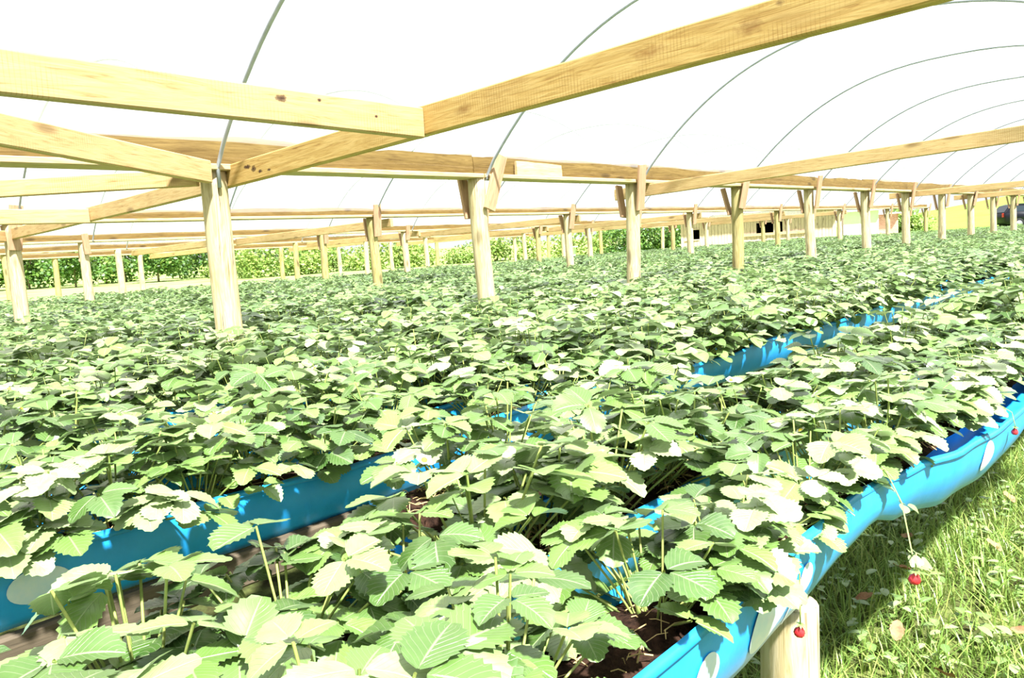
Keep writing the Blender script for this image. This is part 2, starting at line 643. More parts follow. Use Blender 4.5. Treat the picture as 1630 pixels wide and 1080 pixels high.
for k in range(1, 6):
    seg = SP * 2 if k < 3 else SP * 4
    ya = {1: -.6, 2: .7, 3: 2.2, 4: 3.2, 5: 4.2}[k]
    yend = {1: 34, 2: 34, 3: 32, 4: 30, 5: 28}[k]
    zt = 2.10 if k < 3 else 2.07
    j = 0
    y = ya
    while y < yend:
        L_ = (Y0 + SP * (1 if k < 3 else 3) + .02 - y) if j == 0 else seg
        y2 = min(y + L_ - .012, yend)
        z_off = random.uniform(-.006, .006)
        row = PROW[k - 1]
        timber('rail_plank', (-LSP * k, y, zt + .018 + z_off), (-LSP * k, y2, zt + .018 + z_off), .036, .19 if k < 3 else .15, M_PLANK,
               f'{ORD[j]} flat pale plank from the left on top of the {row} post row', 'rail plank', f'planks on the {row} row')
        slab('rail_board', -LSP * k - .045, y, y2 + .01, zt + .037 + z_off, .165 if k == 1 else .10, .03,
             f'{ORD[j]} rough-edged brown board from the left standing on the {row} row of planks', f'standing boards on the {row} row', j * 3.7 + k * 11)
        y = y + L_
        j += 1
slab('offcut_board', -4.600, 5.02, 5.62, 2.137, .125, .03, 'short pale offcut nailed over the joint right of the slanted board', None, 77, M_PLANK)

# cross timbers and bracing at the first bay
timber('cross_timber', (-4.66, 2.38, 2.062), (.20, 2.38, 2.168), .132, .05, M_BEAM_B, 'long tan cross timber running from the thick post up to the top edge', 'timber')
timber('bracing_timber', (-2.72, -1.2, 2.166), (-2.72, 2.352, 2.092), .132, .05, M_BEAM_C, 'bright knotty timber butted end-on against the long cross timber', 'timber')
timber('bracing_timber', (-2.98, -.22, 2.165), (-4.52, 2.22, 2.08), .132, .045, M_BEAM_A, 'pale diagonal timber slanting down to the thick post under the knotty timber', 'timber')
timber('bracing_timber', (-6.55, .50, 2.085), (-4.69, 2.23, 2.07), .105, .045, M_BEAM, 'brown diagonal timber reaching the thick post from behind the pale diagonal', 'timber')
timber('cross_timber', (-9.1, 2.34, 1.99), (-4.70, 2.34, 2.035), .112, .05, M_BEAM, 'cross timber linking the thick post with the first post of the second row', 'timber')
timber('bracing_timber', (-6.85, -.5, 2.0), (-6.85, 2.31, 1.998), .118, .05, M_BEAM_A, 'short bright timber at the edge butted against the second-row cross timber', 'timber')
timber('bracing_timber', (-7.3, .6, 1.97), (-9.12, 2.26, 1.97), .11, .045, M_BEAM, 'diagonal timber ending on the first post of the second row', 'timber')
timber('cross_timber', (-4.96, 6.98, 2.02), (.20, 6.98, 2.165), .118, .05, M_BEAM, 'long cross timber with a free end beside the third post of the nearest row', 'timber')
timber('cross_timber', (-4.95, 15.85, 2.06), (.20, 15.85, 2.09), .11, .05, M_BEAM, 'cross timber with a free end beside the seventh post of the nearest row', 'timber')
timber('cross_timber', (-4.95, 20.36, 2.05), (.20, 20.36, 2.08), .11, .05, M_BEAM, 'cross timber with a free end beside the ninth post of the nearest row', 'timber')
for kk, yl in ((2, (7.1, 11.55, 16.05, 20.5, 25.0)), (3, (6.95, 11.5, 16.0, 20.45)), (4, (9.2, 13.7, 18.2))):
    for q, yy in enumerate(yl):
        timber('cross_timber', (-LSP * kk - LSP + .02, yy + .08, 1.99), (-LSP * kk + .1, yy + .08, 2.02), .12, .05, M_BEAM,
               f'{ORD[q]} nearest cross timber joining the {PROW[kk - 1]} and {PROW[kk]} post rows', 'timber', f'timbers between the {PROW[kk - 1]} and {PROW[kk]} rows')


# arched pipes
def hoop_pts(k, n=36, z_end=2.11, tail=.03):
    xc = (-2.22 if k == 0 else -2.32) - LSP * k
    hw = 2.30 if k == 0 else 2.20
    pts = []
    for i in range(n + 1):
        a = -1 + 2 * i / n
        a = math.copysign(abs(a) ** .8, a)
        pts.append((xc + a * hw, 0, 3.185 - 1.06 * abs(a) ** 2.4))
    pts[0] = (xc - hw + .005, 0, z_end)
    pts.insert(0, (xc - hw + .006, 0, z_end - tail))
    pts[-1] = (xc + hw + .02, 0, z_end)
    pts.append((xc + hw + .03, 0, z_end - tail))
    return pts


for k in range(0, 4):
    g = Geo()
    tube_geo(g, hoop_pts(k), .0125 if k == 0 else .011, 8)
    hm = g.mesh('arch_pipe', M_PIPE)
    g = Geo()
    tube_geo(g, hoop_pts(k, tail=.12), .0125, 8)
    hm0 = g.mesh('arch_pipe', M_PIPE)
    i0 = {0: 0, 1: 0, 2: 0, 3: 1}[k]
    for q, i in enumerate(range(i0, {0: 14, 1: 14, 2: 12, 3: 10}[k])):
        y = Y0 + SP * i + (0 if (i == 0 and k == 0) else .045) + (.08 if k else 0)
        o = link('arch_pipe', hm0 if (k == 0 and i == 0) else hm, None, (0, y, 0), (0, 0, 0))
        where = 'nearest tunnel' if k == 0 else f'{PROW[k]} tunnel'
        tag(o, f'{ORD[q]} thin grey arched pipe from the left in the {where}', 'pipe', f'arched pipes of the {where}')

# plastic film, one sheet per tunnel
for k in range(0, 5):
    xc = (-2.22 if k == 0 else -2.32) - LSP * k
    fw = 0 if k == 0 else -.08
    prof = []
    for i in range(29):
        a = -1 + 2 * i / 28
        a = math.copysign(abs(a) ** .8, a)
        prof.append((xc + a * (2.315 + fw), 3.205 - .98 * abs(a) ** 2.4))
    zhem = 2.30 if k == 0 else 2.22
    prof = [(xc - 2.385 - fw, zhem - .02), (xc - 2.36 - fw, zhem)] + prof[1:-1] + [(xc + 2.36 + fw, zhem - .02), (xc + 2.385 + fw, zhem - .04)]
    V, Fc = [], []
    yy = np.arange(-1.2 + k * .6, 33.0, .28)
    for j, y in enumerate(yy):
        ph = ((y - Y0) / SP) % 1
        sagf = math.sin(math.pi * ph)
        for q, (x, z) in enumerate(prof):
            e = 1 if q in (0, 1, len(prof) - 1, len(prof) - 2) else 0
            w = .025 * noise.noise((y * 1.3, x, 4)) * e
            V.append((x, y, z - .025 * sagf * (1 - e) + w))
    npf = len(prof)
    for j in range(len(yy) - 1):
        for q in range(npf - 1):
            a = j * npf + q
            Fc.append((a, a + 1, a + npf + 1, a + npf))
    g = Geo()
    g.add(V, Fc)
    o = link('plastic_film', g.mesh('plastic_film', M_FILM))
    sm = o.modifiers.new('solid', 'SOLIDIFY')
    sm.thickness = .0004
    o.modifiers.clear()
    tag(o, f'translucent white plastic film stretched over the arches of the {"nearest" if k == 0 else PROW[k]} tunnel', 'greenhouse film', None)

# ---------------------------------------------------------------- strawberry leaves
def leaflet(L, W, nt_, nx_, teeth, fold, droop, ripple, rs):
    """one leaflet in its own frame: base at the origin, tip along +y; verts, faces, uv"""
    ts = np.linspace(0, 1, nt_)
    ss = np.linspace(-1, 1, nx_)
    V, U = [], []
    for i, t in enumerate(ts):
        w = W * (max(0.0, math.sin(math.pi * (t ** .82))) ** .62) * (.80 + .28 * t)
        if i == 0:
            w = W * .05
        if i == nt_ - 1:
            w = W * .10
        for s in ss:
            x, y = s * w, t * L
            if teeth and abs(s) == 1 and t > .22:
                k = 1 if i % 2 else -1
                x *= 1 + .085 * k
                y += .028 * L * (1 if k > 0 else -.2)
            z = fold * abs(s) * w - droop * L * t * t
            z += ripple * L * math.sin(t * 9 - abs(s) * 3 + rs) * abs(s)
            z -= .10 * w * (abs(s) ** 2) * 1.0
            V.append((x, y, z))
            U.append((s * .5 + .5, t))
    Fc = []
    for i in range(nt_ - 1):
        for j in range(nx_ - 1):
            a = i * nx_ + j
            Fc.append((a, a + 1, a + nx_ + 1, a + nx_))
    return np.array(V), Fc, np.array(U)


def rot_to(dirv, nrm):
    y = np.array(dirv, float)
    y /= np.linalg.norm(y)
    z = np.array(nrm, float)
    z -= y * (z @ y)
    z /= np.linalg.norm(z)
    x = np.cross(y, z)
    return np.array([x, y, z])


def trifoliate(g, P, out, up, size, lod, tint, R):
    """three leaflets at the end of a leaf stalk P; out = heading of the middle leaflet, up = blade normal"""
    B = rot_to(out, up)
    for a in (0, 1, -1):
        ang = a * R.uniform(1.15, 1.5)
        sz = size * (1.0 if a == 0 else R.uniform(.86, .98))
        L, W = sz, sz * R.uniform(.45, .54)
        if lod == 0:
            v, f, u = leaflet(L, W, 17, 7, True, R.uniform(.05, .5), R.uniform(.0, .30), .018, R.uniform(0, 6))
        elif lod == 1:
            v, f, u = leaflet(L, W, 6, 3, False, R.uniform(.1, .5), R.uniform(.0, .32), .0, 0)
        else:
            v, f, u = leaflet(L, W, 4, 3, False, R.uniform(.1, .5), R.uniform(0, .3), .0, 0)
            if lod == 3:
                v = np.array([(0, 0, 0), (W, L * .55, W * .3), (0, L, -L * .15), (-W, L * .55, W * .3)])
                f = [(0, 1, 2), (0, 2, 3)]
                u = np.array([(.5, 0), (1, .5), (.5, 1), (0, .5)])
        tilt = R.uniform(-.25, .15)
        ca, sa = math.cos(ang), math.sin(ang)
        v = v + np.array([0, .012 if a == 0 else .006, 0])
        ct, st = math.cos(tilt), math.sin(tilt)
        v = np.stack([v[:, 0], v[:, 1] * ct - v[:, 2] * st, v[:, 1] * st + v[:, 2] * ct], 1)
        v = np.stack([v[:, 0] * ca + v[:, 1] * sa, -v[:, 0] * sa + v[:, 1] * ca, v[:, 2]], 1)
        g.add(v @ B + np.asarray(P), f, u, min(1, max(0, tint + R.uniform(-.08, .08))))


def plant_geo(lod, nleaf, R, rad=.19, hgt=.22, arc=None, xmax=None, gl=None, gs=None, size=(.056, .082), origin=(0, 0, 0), scale=1.0, yaw=0.0):
    gl = gl or Geo()
    gs = gs or Geo()
    O = np.array(origin)
    for i in range(nleaf):
        az = R.uniform(0, 2 * math.pi) if arc is None else R.uniform(*arc)
        az += yaw
        f = math.sqrt(R.uniform(0.02, 1))
        r = rad * f
        z = hgt * (1.0 - .62 * f ** 2) * R.uniform(.62, 1.08)
        if R.random() < .18:
            z *= .45
        o = np.array([math.cos(az), math.sin(az), 0])
        P = o * r * scale + np.array([0, 0, z * scale])
        if xmax is not None and P[0] > xmax:
            P[0] = xmax + .3 * (P[0] - xmax)
        base = o * .02 + np.array([R.uniform(-.015, .015), R.uniform(-.015, .015), -.01])
        tang = np.array([-o[1], o[0], 0])
        lean = .15 + .75 * f * f + R.uniform(-.1, .1)
        up = np.array([0, 0, 1.0]) + o * lean * .6 + tang * R.uniform(-.35, .35)
        outd = o * (1 if R.random() < .85 else -.6) + tang * R.uniform(-.9, .9) + np.array([0, 0, -.25 * f + .1])
        tint = R.random() ** 1.1
        trifoliate(gl, P + O, outd, up, R.uniform(*size) * scale, lod, tint, R)
        if lod <= 1:
            mid = P * np.array([.62, .62, .0]) + np.array([0, 0, P[2] * .62])
            mid = base * .4 + mid * .75 + o * .0
            pts = [base + O, base * .5 + mid * .5 + O, mid + O, P + O] if lod == 0 else [base + O, mid + O, P + O]
            tube_geo(gs, pts, [.0021 * scale] * len(pts), 5 if lod == 0 else 3, R.random(), False)
    return gl, gs


def flower_geo(p, R):
    gp, gc = Geo(), Geo()
    for k in range(5):
        a = 2 * math.pi * k / 5
        v, f, u = leaflet(.014, .0075, 4, 3, False, .25, -.1, 0, 0)
        B = rot_to((math.cos(a), math.sin(a), .25), (0, 0, 1))
        gp.add(v @ B + np.array(p), f, u)
    V = [(p[0] + .0055 * math.cos(t) * math.cos(q), p[1] + .0055 * math.sin(t) * math.cos(q), p[2] + .002 + .005 * math.sin(q))
         for q in (0, .5, 1.0, 1.5) for t in np.linspace(0, 2 * math.pi, 9)[:-1]]
    Fc = [(i * 8 + j, i * 8 + (j + 1) % 8, (i + 1) * 8 + (j + 1) % 8, (i + 1) * 8 + j) for i in range(3) for j in range(8)]
    gc.add(V, Fc)
    return gp, gc


def berry_mesh(sz):
    g = Geo()
    V, Fc = [], []
    n, m_ = 10, 12
    for i in range(n + 1):
        t = i / n
        r = sz * .42 * math.sin(math.pi * min(.999, .12 + .88 * (1 - t)) ** .75) if i < n else .0008
        r = max(r, .0008)
        for k in range(m_):
            a = 2 * math.pi * k / m_
            rr = r * (1 + .05 * math.sin(a * 6 + i * 3))
            V.append((rr * math.cos(a), rr * math.sin(a), -sz * t))
    for i in range(n):
        for k in range(m_):
            a, c = i * m_ + k, i * m_ + (k + 1) % m_
            Fc.append((a, a + m_, c + m_, c))
    Fc.append(tuple(range(m_)))
    g.add(V, Fc)
    return g.mesh('strawberry', M_RED)


def calyx_mesh(sz):
    g = Geo()
    for k in range(8):
        a = 2 * math.pi * k / 8
        v, f, u = leaflet(sz * .42, sz * .1, 4, 3, False, .2, .35, 0, 0)
        g.add(v @ rot_to((math.cos(a), math.sin(a), .1), (0, 0, 1)) + np.array((0, 0, .001)), f, u)
    return g.mesh('calyx', M_LEAF)


BERRY, CALYX = berry_mesh(.026), calyx_mesh(.026)


def add_berry(parent, p, ang=0.0, ripe=True):
    o = link('strawberry', BERRY, parent, p, (ang, ang * .5, ang * 2))
    o['label'] = 'ripe red strawberry'
    link('calyx', CALYX, o)
    return o


# plant prototypes: each an Empty with foliage and stems
def proto(lod, nleaf, seed, **kw):
    R = random.Random(seed)
    gl, gs = plant_geo(lod, nleaf, R, **kw)
    return gl.mesh('foliage', M_LEAF), gs.mesh('stems', M_STEM)


PI = math.pi
NEAR = [proto(0, 28, 100 + s, rad=.20) for s in range(7)]
EDGE = [proto(0, 27, 200 + s, xmax=.075, rad=.18, hgt=.20) for s in range(5)]
MIDP = [proto(1, 34, 300 + s, rad=.21) for s in range(7)]

# ---------------------------------------------------------------- gutter rows
T0 = [-.64, -.99, -1.37, -1.87, -2.23, -2.60, -3.14, -3.50, -3.86, -4.28, -4.86]
TK = [.76, 1.12, 1.50, 1.95, 2.32, 2.70, 3.12, 3.48, 3.84, 4.26, 4.98]
rows = list(T0)
for k in (1, 2):
    rows += [-LSP * k - q + .0 for q in TK]
rows += [-LSP * 3 - q for q in TK[:5]]
YMAX = 37.0
ZLIP = .955

# (Y, lip x, lip z, foot x, foot z) of the outer wall of the front gutter, measured
G0K = [(-.5, -.53, .955, -.575, .80), (.4, -.53, .955, -.575, .80), (.81, -.545, .955, -.58, .795), (1.05, -.545, .962, -.575, .80), (1.3, -.55, .972, -.58, .815),
       (1.55, -.555, .975, -.575, .85), (1.68, -.56, .962, -.565, .872), (1.85, -.535, .955, -.565, .83), (2.2, -.51, .925, -.555, .775), (2.6, -.51, .895, -.55, .745),
       (2.97, -.52, .880, -.55, .745), (3.4, -.53, .90, -.565, .77), (4.2, -.535, .935, -.575, .79), (6, -.54, .95, -.58, .79), (40, -.54, .95, -.58, .79)]


def interp(tab, y):
    for a, b_ in zip(tab, tab[1:]):
        if y <= b_[0]:
            t = (y - a[0]) / (b_[0] - a[0])
            t = t * t * (3 - 2 * t)
            return [a[q] + (b_[q] - a[q]) * t for q in range(1, 5)]
    return tab[-1][1:]


def wall_pt(r, xc, y, t):
    """point on the outer (near) wall of gutter r; t 0 = lip, 1 = foot"""
    if r == 0:
        lx, lz, fx, fz = interp(G0K, y)
    else:
        s = r * 9.1
        lx = xc + .095 + .018 * noise.noise((y * 1.3, s, 0))
        lz = ZLIP + .022 * noise.noise((y * 1.1, s, 5)) + .012 * noise.noise((y * 4, s, 3))
        if r == 2 and y < 2.9:
            lz -= .085 * min(1, (2.9 - y) / .6)
        fx = xc + .055
        fz = .80 + .012 * noise.noise((y, s, 8))
    bul = .016 * math.sin(PI * t) + .005 * math.sin(y * 23 + r) * (1 - t) * t * 4 * noise.noise((y * 2, r, 1))
    return (lx + (fx - lx) * t + bul, lz + (fz - lz) * t)


def gutter(r, xc, y0, y1, label):
    e = empty('planting_gutter', (xc, 0, 0))
    V, Fc = [], []
    step = .05 if y1 < 9 and r < 5 else .12
    n = int((y1 - y0) / step)
    np_ = 13
    Vs, Fs = [], []
    for i in range(n + 1):
        y = y0 + (y1 - y0) * i / n
        pts = [wall_pt(r, xc, y, t) for t in (0, .12, .3, .5, .7, .88, 1)]
        fx, fz = pts[-1]
        lx, lz = pts[0]
        far = [(xc - .0, fz - .012), (xc - .055, fz)]
        flz = ZLIP - .01 + .02 * noise.noise((y * 1.2, r * 5, 2))
        far += [(xc - .07, fz + (flz - fz) * .35), (xc - .082, fz + (flz - fz) * .7), (xc - .09, flz)]
        pts = pts + far
        # folded-over rim on the near lip
        pts = [(lx + .008, lz - .014)] + pts
        for (x, z) in pts:
            V.append((x - xc, y, z))
        sz = .925 + .012 * noise.noise((y * 3, r, 7))
        for q in range(7):
            x = -.078 + .15 * q / 6
            dz = 0.0
            if r == 2 and y < 2.9:
                dz = min(1, (2.9 - y) / .6) * (.02 - .075 * max(0, (q - 3) / 3))
            Vs.append((x + .004, y, sz + dz + .014 * noise.noise((y * 14, q * .9, r)) + .012 * math.sin(PI * q / 6)))
    for i in range(n):
        for q in range(np_ - 1):
            a = i * np_ + q
            Fc.append((a, a + 1, a + np_ + 1, a + np_))
        for q in range(6):
            a = i * 7 + q
            Fs.append((a, a + 1, a + 8, a + 7))
    g = Geo()
    g.add(V, Fc)
    o = link('gutter_sheet', g.mesh('gutter_sheet', M_BLUE), e)
    sm = o.modifiers.new('thickness', 'SOLIDIFY')
    sm.thickness = .003
    sm.offset = 0
    g = Geo()
    g.add(Vs, Fs)
    link('soil', g.mesh('soil', M_SOIL), e)['label'] = 'dark brown soil filling the gutter'
    if r < 4:
        g = Geo()
        RL = random.Random(50 + r)
        for _ in range(420):
            yy_ = RL.uniform(max(y0, .2), min(y1, 3.4))
            xx_ = RL.uniform(-.07, .07)
            a = RL.uniform(0, 6.28)
            l = RL.uniform(.012, .055)
            p0 = Vector((xx_, yy_, .935 + RL.uniform(0, .012)))
            p1 = p0 + Vector((math.cos(a) * l * .7, math.sin(a) * l, RL.uniform(-.005, .018)))
            p1.x = max(-.075, min(.08, p1.x))
            tube_geo(g, [p0, (p0 + p1) / 2 + Vector((0, 0, .004)), p1], RL.uniform(.0006, .0016), 4, .5, False)
        kind(link('straw_litter', g.mesh('straw_litter', M_STRAW), e), 'stuff')
    return tag(e, label, 'gutter', 'blue planting gutters')


def spot(parent, r, xc, yc, tc, ry, rt, skew=0.0):
    """printed oval patch lying on the outer wall"""
    g = Geo()
    V, Fc = [], []
    nr, na = 6, 28
    for i in range(nr + 1):
        for k in range(na):
            a = 2 * PI * k / na
            q = i / nr
            t = tc + rt * q * math.sin(a)
            y = yc + ry * q * math.cos(a) + skew * rt * q * math.sin(a)
            x, z = wall_pt(r, xc, y, t)
            V.append((x - xc + .0035, y, z + .001))
    for i in range(nr):
        for k in range(na):
            a, c = i * na + k, i * na + (k + 1) % na
            Fc.append((a, c, c + na, a + na))
    g.add(V, Fc)
    o = link('white_spot', g.mesh('white_spot', M_SPOT), parent)
    o['label'] = 'white oval patch on the blue sheet'
    return o


GLAB = {0: 'nearest blue plastic gutter beside the open grass, with white oval spots', }
NG = 10
for r, xc in enumerate(rows[:NG]):
    lab = GLAB.get(r, f'{ORD[r]} blue plastic planting gutter counted inward from the open grass')
    y1 = min(YMAX, 7 * abs(xc) + 3)
    e = gutter(r, xc, 1.02 if r == 2 else -.5, 2.25 if r == 2 else y1, 'short soil-filled trough with a slumped edge in the gap behind the second gutter' if r == 2 else lab)
    if r == 0:
        spot(e, 0, xc, 1.148, .53, .08, .36, -.02)
        spot(e, 0, xc, 1.283, .52, .028, .20)
        spot(e, 0, xc, .93, .55, .035, .25)
        spot(e, 0, xc, 2.45, .45, .06, .30)
        # pale welded seam
        g = Geo()
        V, Fc = [], []
        for i in range(9):
            t = i / 8
            for dy in (0, .007):
                x, z = wall_pt(0, xc, 1.215 + dy + .03 * t, t)
                V.append((x - xc + .003, 1.215 + dy + .03 * t, z))
        for i in range(8):
            Fc.append((i * 2, i * 2 + 1, i * 2 + 3, i * 2 + 2))
        g.add(V, Fc)
        link('white_seam', g.mesh('white_seam', M_SPOT), e)
    if r == 3:
        spot(e, 3, xc, 1.77, .5, .05, .26)
        spot(e, 3, xc, .42, .5, .06, .24)

# bench legs and boards under the first gutters
def leg(x, y, r, h, label):
    me = post_mesh(r, h, x * 7 + y, M_POST, .004)
    o = link('short_post', me, None, (x, y, -.08))
    return tag(o, label, 'support post', None)


leg(-.635, 1.41, .056, .855, 'round weathered wooden leg under the nearest blue gutter, a red berry before it')
leg(-1.37, 1.165, .035, .86, 'thin pale leg under the third gutter, in the gap among the straw')
leg(-1.86, 1.60, .045, .86, 'orange-brown leg under the fourth gutter, below its pale oval')
leg(-1.86, .15, .05, .86, 'leg under the fourth gutter at the edge of the photo')
timber('bench_board', (-1.80, -.4, .74), (-1.80, 1.45, .76), .09, .03, M_BOARD_SHADE, 'brown board running below the fourth blue gutter', 'board')

# ---------------------------------------------------------------- plants
skip = [(-1.39, 1.62, .12), (-.90, .80, .06), (-.64, .74, .10), (-.64, .85, .06), (-2.08, 1.58, .11), (-2.06, .60, .10), (-2.6, .95, .14), (-2.6, 1.25, .12), (-1.87, 1.55, .09)]
allp = []
for r, xc in enumerate(rows):
    Rr = random.Random(900 + r)
    y = max(.10, .22 * abs(xc) - .5) + Rr.uniform(0, .1)
    ymx = min(YMAX, 5.7 * abs(xc) + 1.2)
    while y < ymx:
        x_ = xc + Rr.uniform(-.03, .03)
        far = abs(xc) > 7 or y > 12
        if r == 2 and not 1.1 < y < 2.15:
            y += .2
            continue
        if not any(math.hypot(x_ - sx, y - sy) < sr for sx, sy, sr in skip):
            # keep clear of the posts
            if not any(abs(x_ + LSP * k) < .02 for k in range(1, 4)):
                allp.append([r, x_, y, math.sqrt(x_ * x_ + y * y), Rr])
        y += Rr.uniform(.16, .215) if (abs(xc) < 3 and y < 3.2) else Rr.uniform(.19, .26) * (1.0 if not far else 1.2)


def in_view(x, y):
    best = False
    for z in (.95, 1.15):
        for dx in (-.15, .15):
            px, py, d = proj((x + dx, y, z))
            if -40 < px < 1670 and -40 < py < 1130:
                best = True
    return best


vis = [p for p in allp if in_view(p[1], p[2])]
vis.sort(key=lambda p: p[3])
indiv, rest = vis[:300], vis[300:]
SOILZ = .925
row_cnt = {}
flower_roots = []
ind_sorted = sorted(indiv, key=lambda p: (p[0], p[2]))
specials = {}
for p in ind_sorted:
    r, x, y, d, Rr = p
    R = random.Random(int(x * 1000) * 31 + int(y * 1000))
    c = row_cnt.get(r, 0)
    row_cnt[r] = c + 1
    if r == 0 and .62 < y < 4.0:
        fm, sm_ = R.choice(EDGE)
        yaw = R.uniform(-.15, .15)
        scl = R.uniform(.80, .98)
        x = min(x, -.635)
    elif (r in (1, 3, 6) and d < 6) and R.random() < (.75 if r == 3 else .5) and not (r == 3 and .8 < y < 1.45):
        fm, sm_ = R.choice(EDGE)
        yaw = R.uniform(-.3, .3)
        scl = R.uniform(.92, 1.12)
    elif d < 3.3:
        fm, sm_ = R.choice(NEAR)
        yaw = R.uniform(0, 6.28)
        scl = R.uniform(.85, 1.18)
    else:
        fm, sm_ = R.choice(MIDP)
        yaw = R.uniform(0, 6.28)
        scl = R.uniform(.9, 1.2)
    if r == 0 and y < .55:
        scl *= 1.08
    e = empty('strawberry_plant', (x, y, SOILZ), yaw)
    e.scale = (scl, scl, scl * R.uniform(.9, 1.12))
    link('foliage', fm, e)
    link('stems', sm_, e)
    wh = 'nearest gutter' if r == 0 else f'{ORD[r]} gutter from the grass'
    tag(e, f'leafy strawberry plant, {ORD[c]} from the near end of the {wh}', 'strawberry plant', f'strawberry plants in the {wh}')
    specials[(r, c)] = (e, x, y)
    if d < 3.2 and R.random() < .42:
        gp, gc = flower_geo((0, 0, 0), R)
        for _ in range(R.choice((1, 1, 2))):
            az, rr = R.uniform(0, 6.28), R.uniform(.06, .15)
            pz = R.uniform(.12, .22)
            fl = link('flower', gp.mesh('flower', M_PETAL), e, (rr * math.cos(az), rr * math.sin(az), pz), (R.uniform(-.5, .5), R.uniform(-.5, .5), 0))
            fl['label'] = 'white five-petalled flower'
            link('flower_centre', gc.mesh('flower_centre', M_YELL), fl)
            gg = Geo()
            tube_geo(gg, [(0.01, 0, 0), (rr * .5 * math.cos(az), rr * .5 * math.sin(az), pz * .7), (rr * math.cos(az), rr * math.sin(az), pz)], .0012, 4)
            link('flower_stalk', gg.mesh('flower_stalk', M_STEM), e)
    if d < 2.6 and R.random() < .5:
        # straw-coloured spent runners round the crown
        gg = Geo()
        for _ in range(7):
            az = R.uniform(0, 6.28)
            l = R.uniform(.06, .16)
            tube_geo(gg, [(0, 0, .01), (l * .5 * math.cos(az), l * .5 * math.sin(az), R.uniform(.02, .06)), (l * math.cos(az), l * math.sin(az), R.uniform(-.02, .03))], .0013, 4, .5, False)
        link('dry_stems', gg.mesh('dry_stems', M_STRAW), e)


def hang(plant_y, tip, via, fruit=True, leaf=False):
    """a runner of a front plant hanging over the lip with a berry at its end"""
    best = min((v for k_, v in specials.items() if k_[0] == 0), key=lambda v: abs(v[2] - plant_y))
    e = best[0]
    inv = Matrix.LocRotScale(e.location, e.rotation_euler, e.scale).inverted()
    pts = [inv @ Vector(q) for q in ([(best[1], best[2], SOILZ + .01)] + via + [tip])]
    sm2 = []
    for a, b_ in zip(pts, pts[1:]):
        for q in range(4):
            sm2.append(a.lerp(b_, q / 4))
    sm2.append(pts[-1])
    gg = Geo()
    tube_geo(gg, sm2, .0016, 5)
    link('runner', gg.mesh('runner', M_STEM), e)
    add_berry(e, pts[-1], .2)
    if leaf:
        gl = Geo()
        RR = random.Random(5)
        for q in via[1:]:
            trifoliate(gl, inv @ Vector(q), (.6, .3, -.4), (.3, 0, 1), .028, 0, .8, RR)
        link('runner_leaves', gl.mesh('runner_leaves', M_LEAF), e)


hang(1.2, (-.535, 1.232, .832), [(-.56, 1.20, .985), (-.53, 1.222, .93)])
hang(1.75, (-.40, 1.40, .90), [(-.545, 1.70, .985), (-.50, 1.66, .93), (-.44, 1.52, .88), (-.405, 1.42, .925)], leaf=True)
hang(2.7, (-.49, 2.70, .87), [(-.53, 2.68, .94), (-.50, 2.70, .915)])

# the rest of the plants, out to the far end of the beds, as one mass
gl, gs = Geo(), Geo()
R = random.Random(4242)
LODP = {}


def raw_plant(lod, n, seed, **kw):
    a, b_ = plant_geo(lod, n, random.Random(seed), **kw)
    V_ = np.concatenate(a.v)
    return V_, a.f, np.concatenate(a.uv), np.concatenate(a.t)


P1L = [raw_plant(2, 30, 600 + s, rad=.20, hgt=.22) for s in range(6)]
P2L = [raw_plant(3, 26, 700 + s, rad=.22, hgt=.22, size=(.06, .085)) for s in range(6)]
VV, FF, UU, TT = [], [], [], []
off = 0
for r, x, y, d, Rr in rest:
    V_, f_, u_, t_ = R.choice(P1L if d < 13 else P2L)
    a = R.uniform(0, 6.28)
    s = R.uniform(.9, 1.2) * (1.0 if d < 13 else 1.12)
    ca, sa = math.cos(a) * s, math.sin(a) * s
    W = np.stack([V_[:, 0] * ca - V_[:, 1] * sa + x, V_[:, 0] * sa + V_[:, 1] * ca + y, V_[:, 2] * s + SOILZ], 1)
    VV.append(W)
    FF += [tuple(i + off for i in q) for q in f_]
    UU.append(u_)
    TT.append(np.clip(t_ + R.uniform(-.15, .15), 0, 1))
    off += len(W)
gm = Geo()
gm.v, gm.f, gm.uv, gm.t, gm.n = VV, FF, UU, TT, off
o = link('strawberry_foliage', gm.mesh('strawberry_foliage', M_LEAF))
kind(o, 'stuff')
tag(o, 'dense carpet of strawberry plants filling the rows beyond the near ones', 'strawberry plants')
print('plants', len(vis), 'rest', len(rest), 'faces', len(FF))

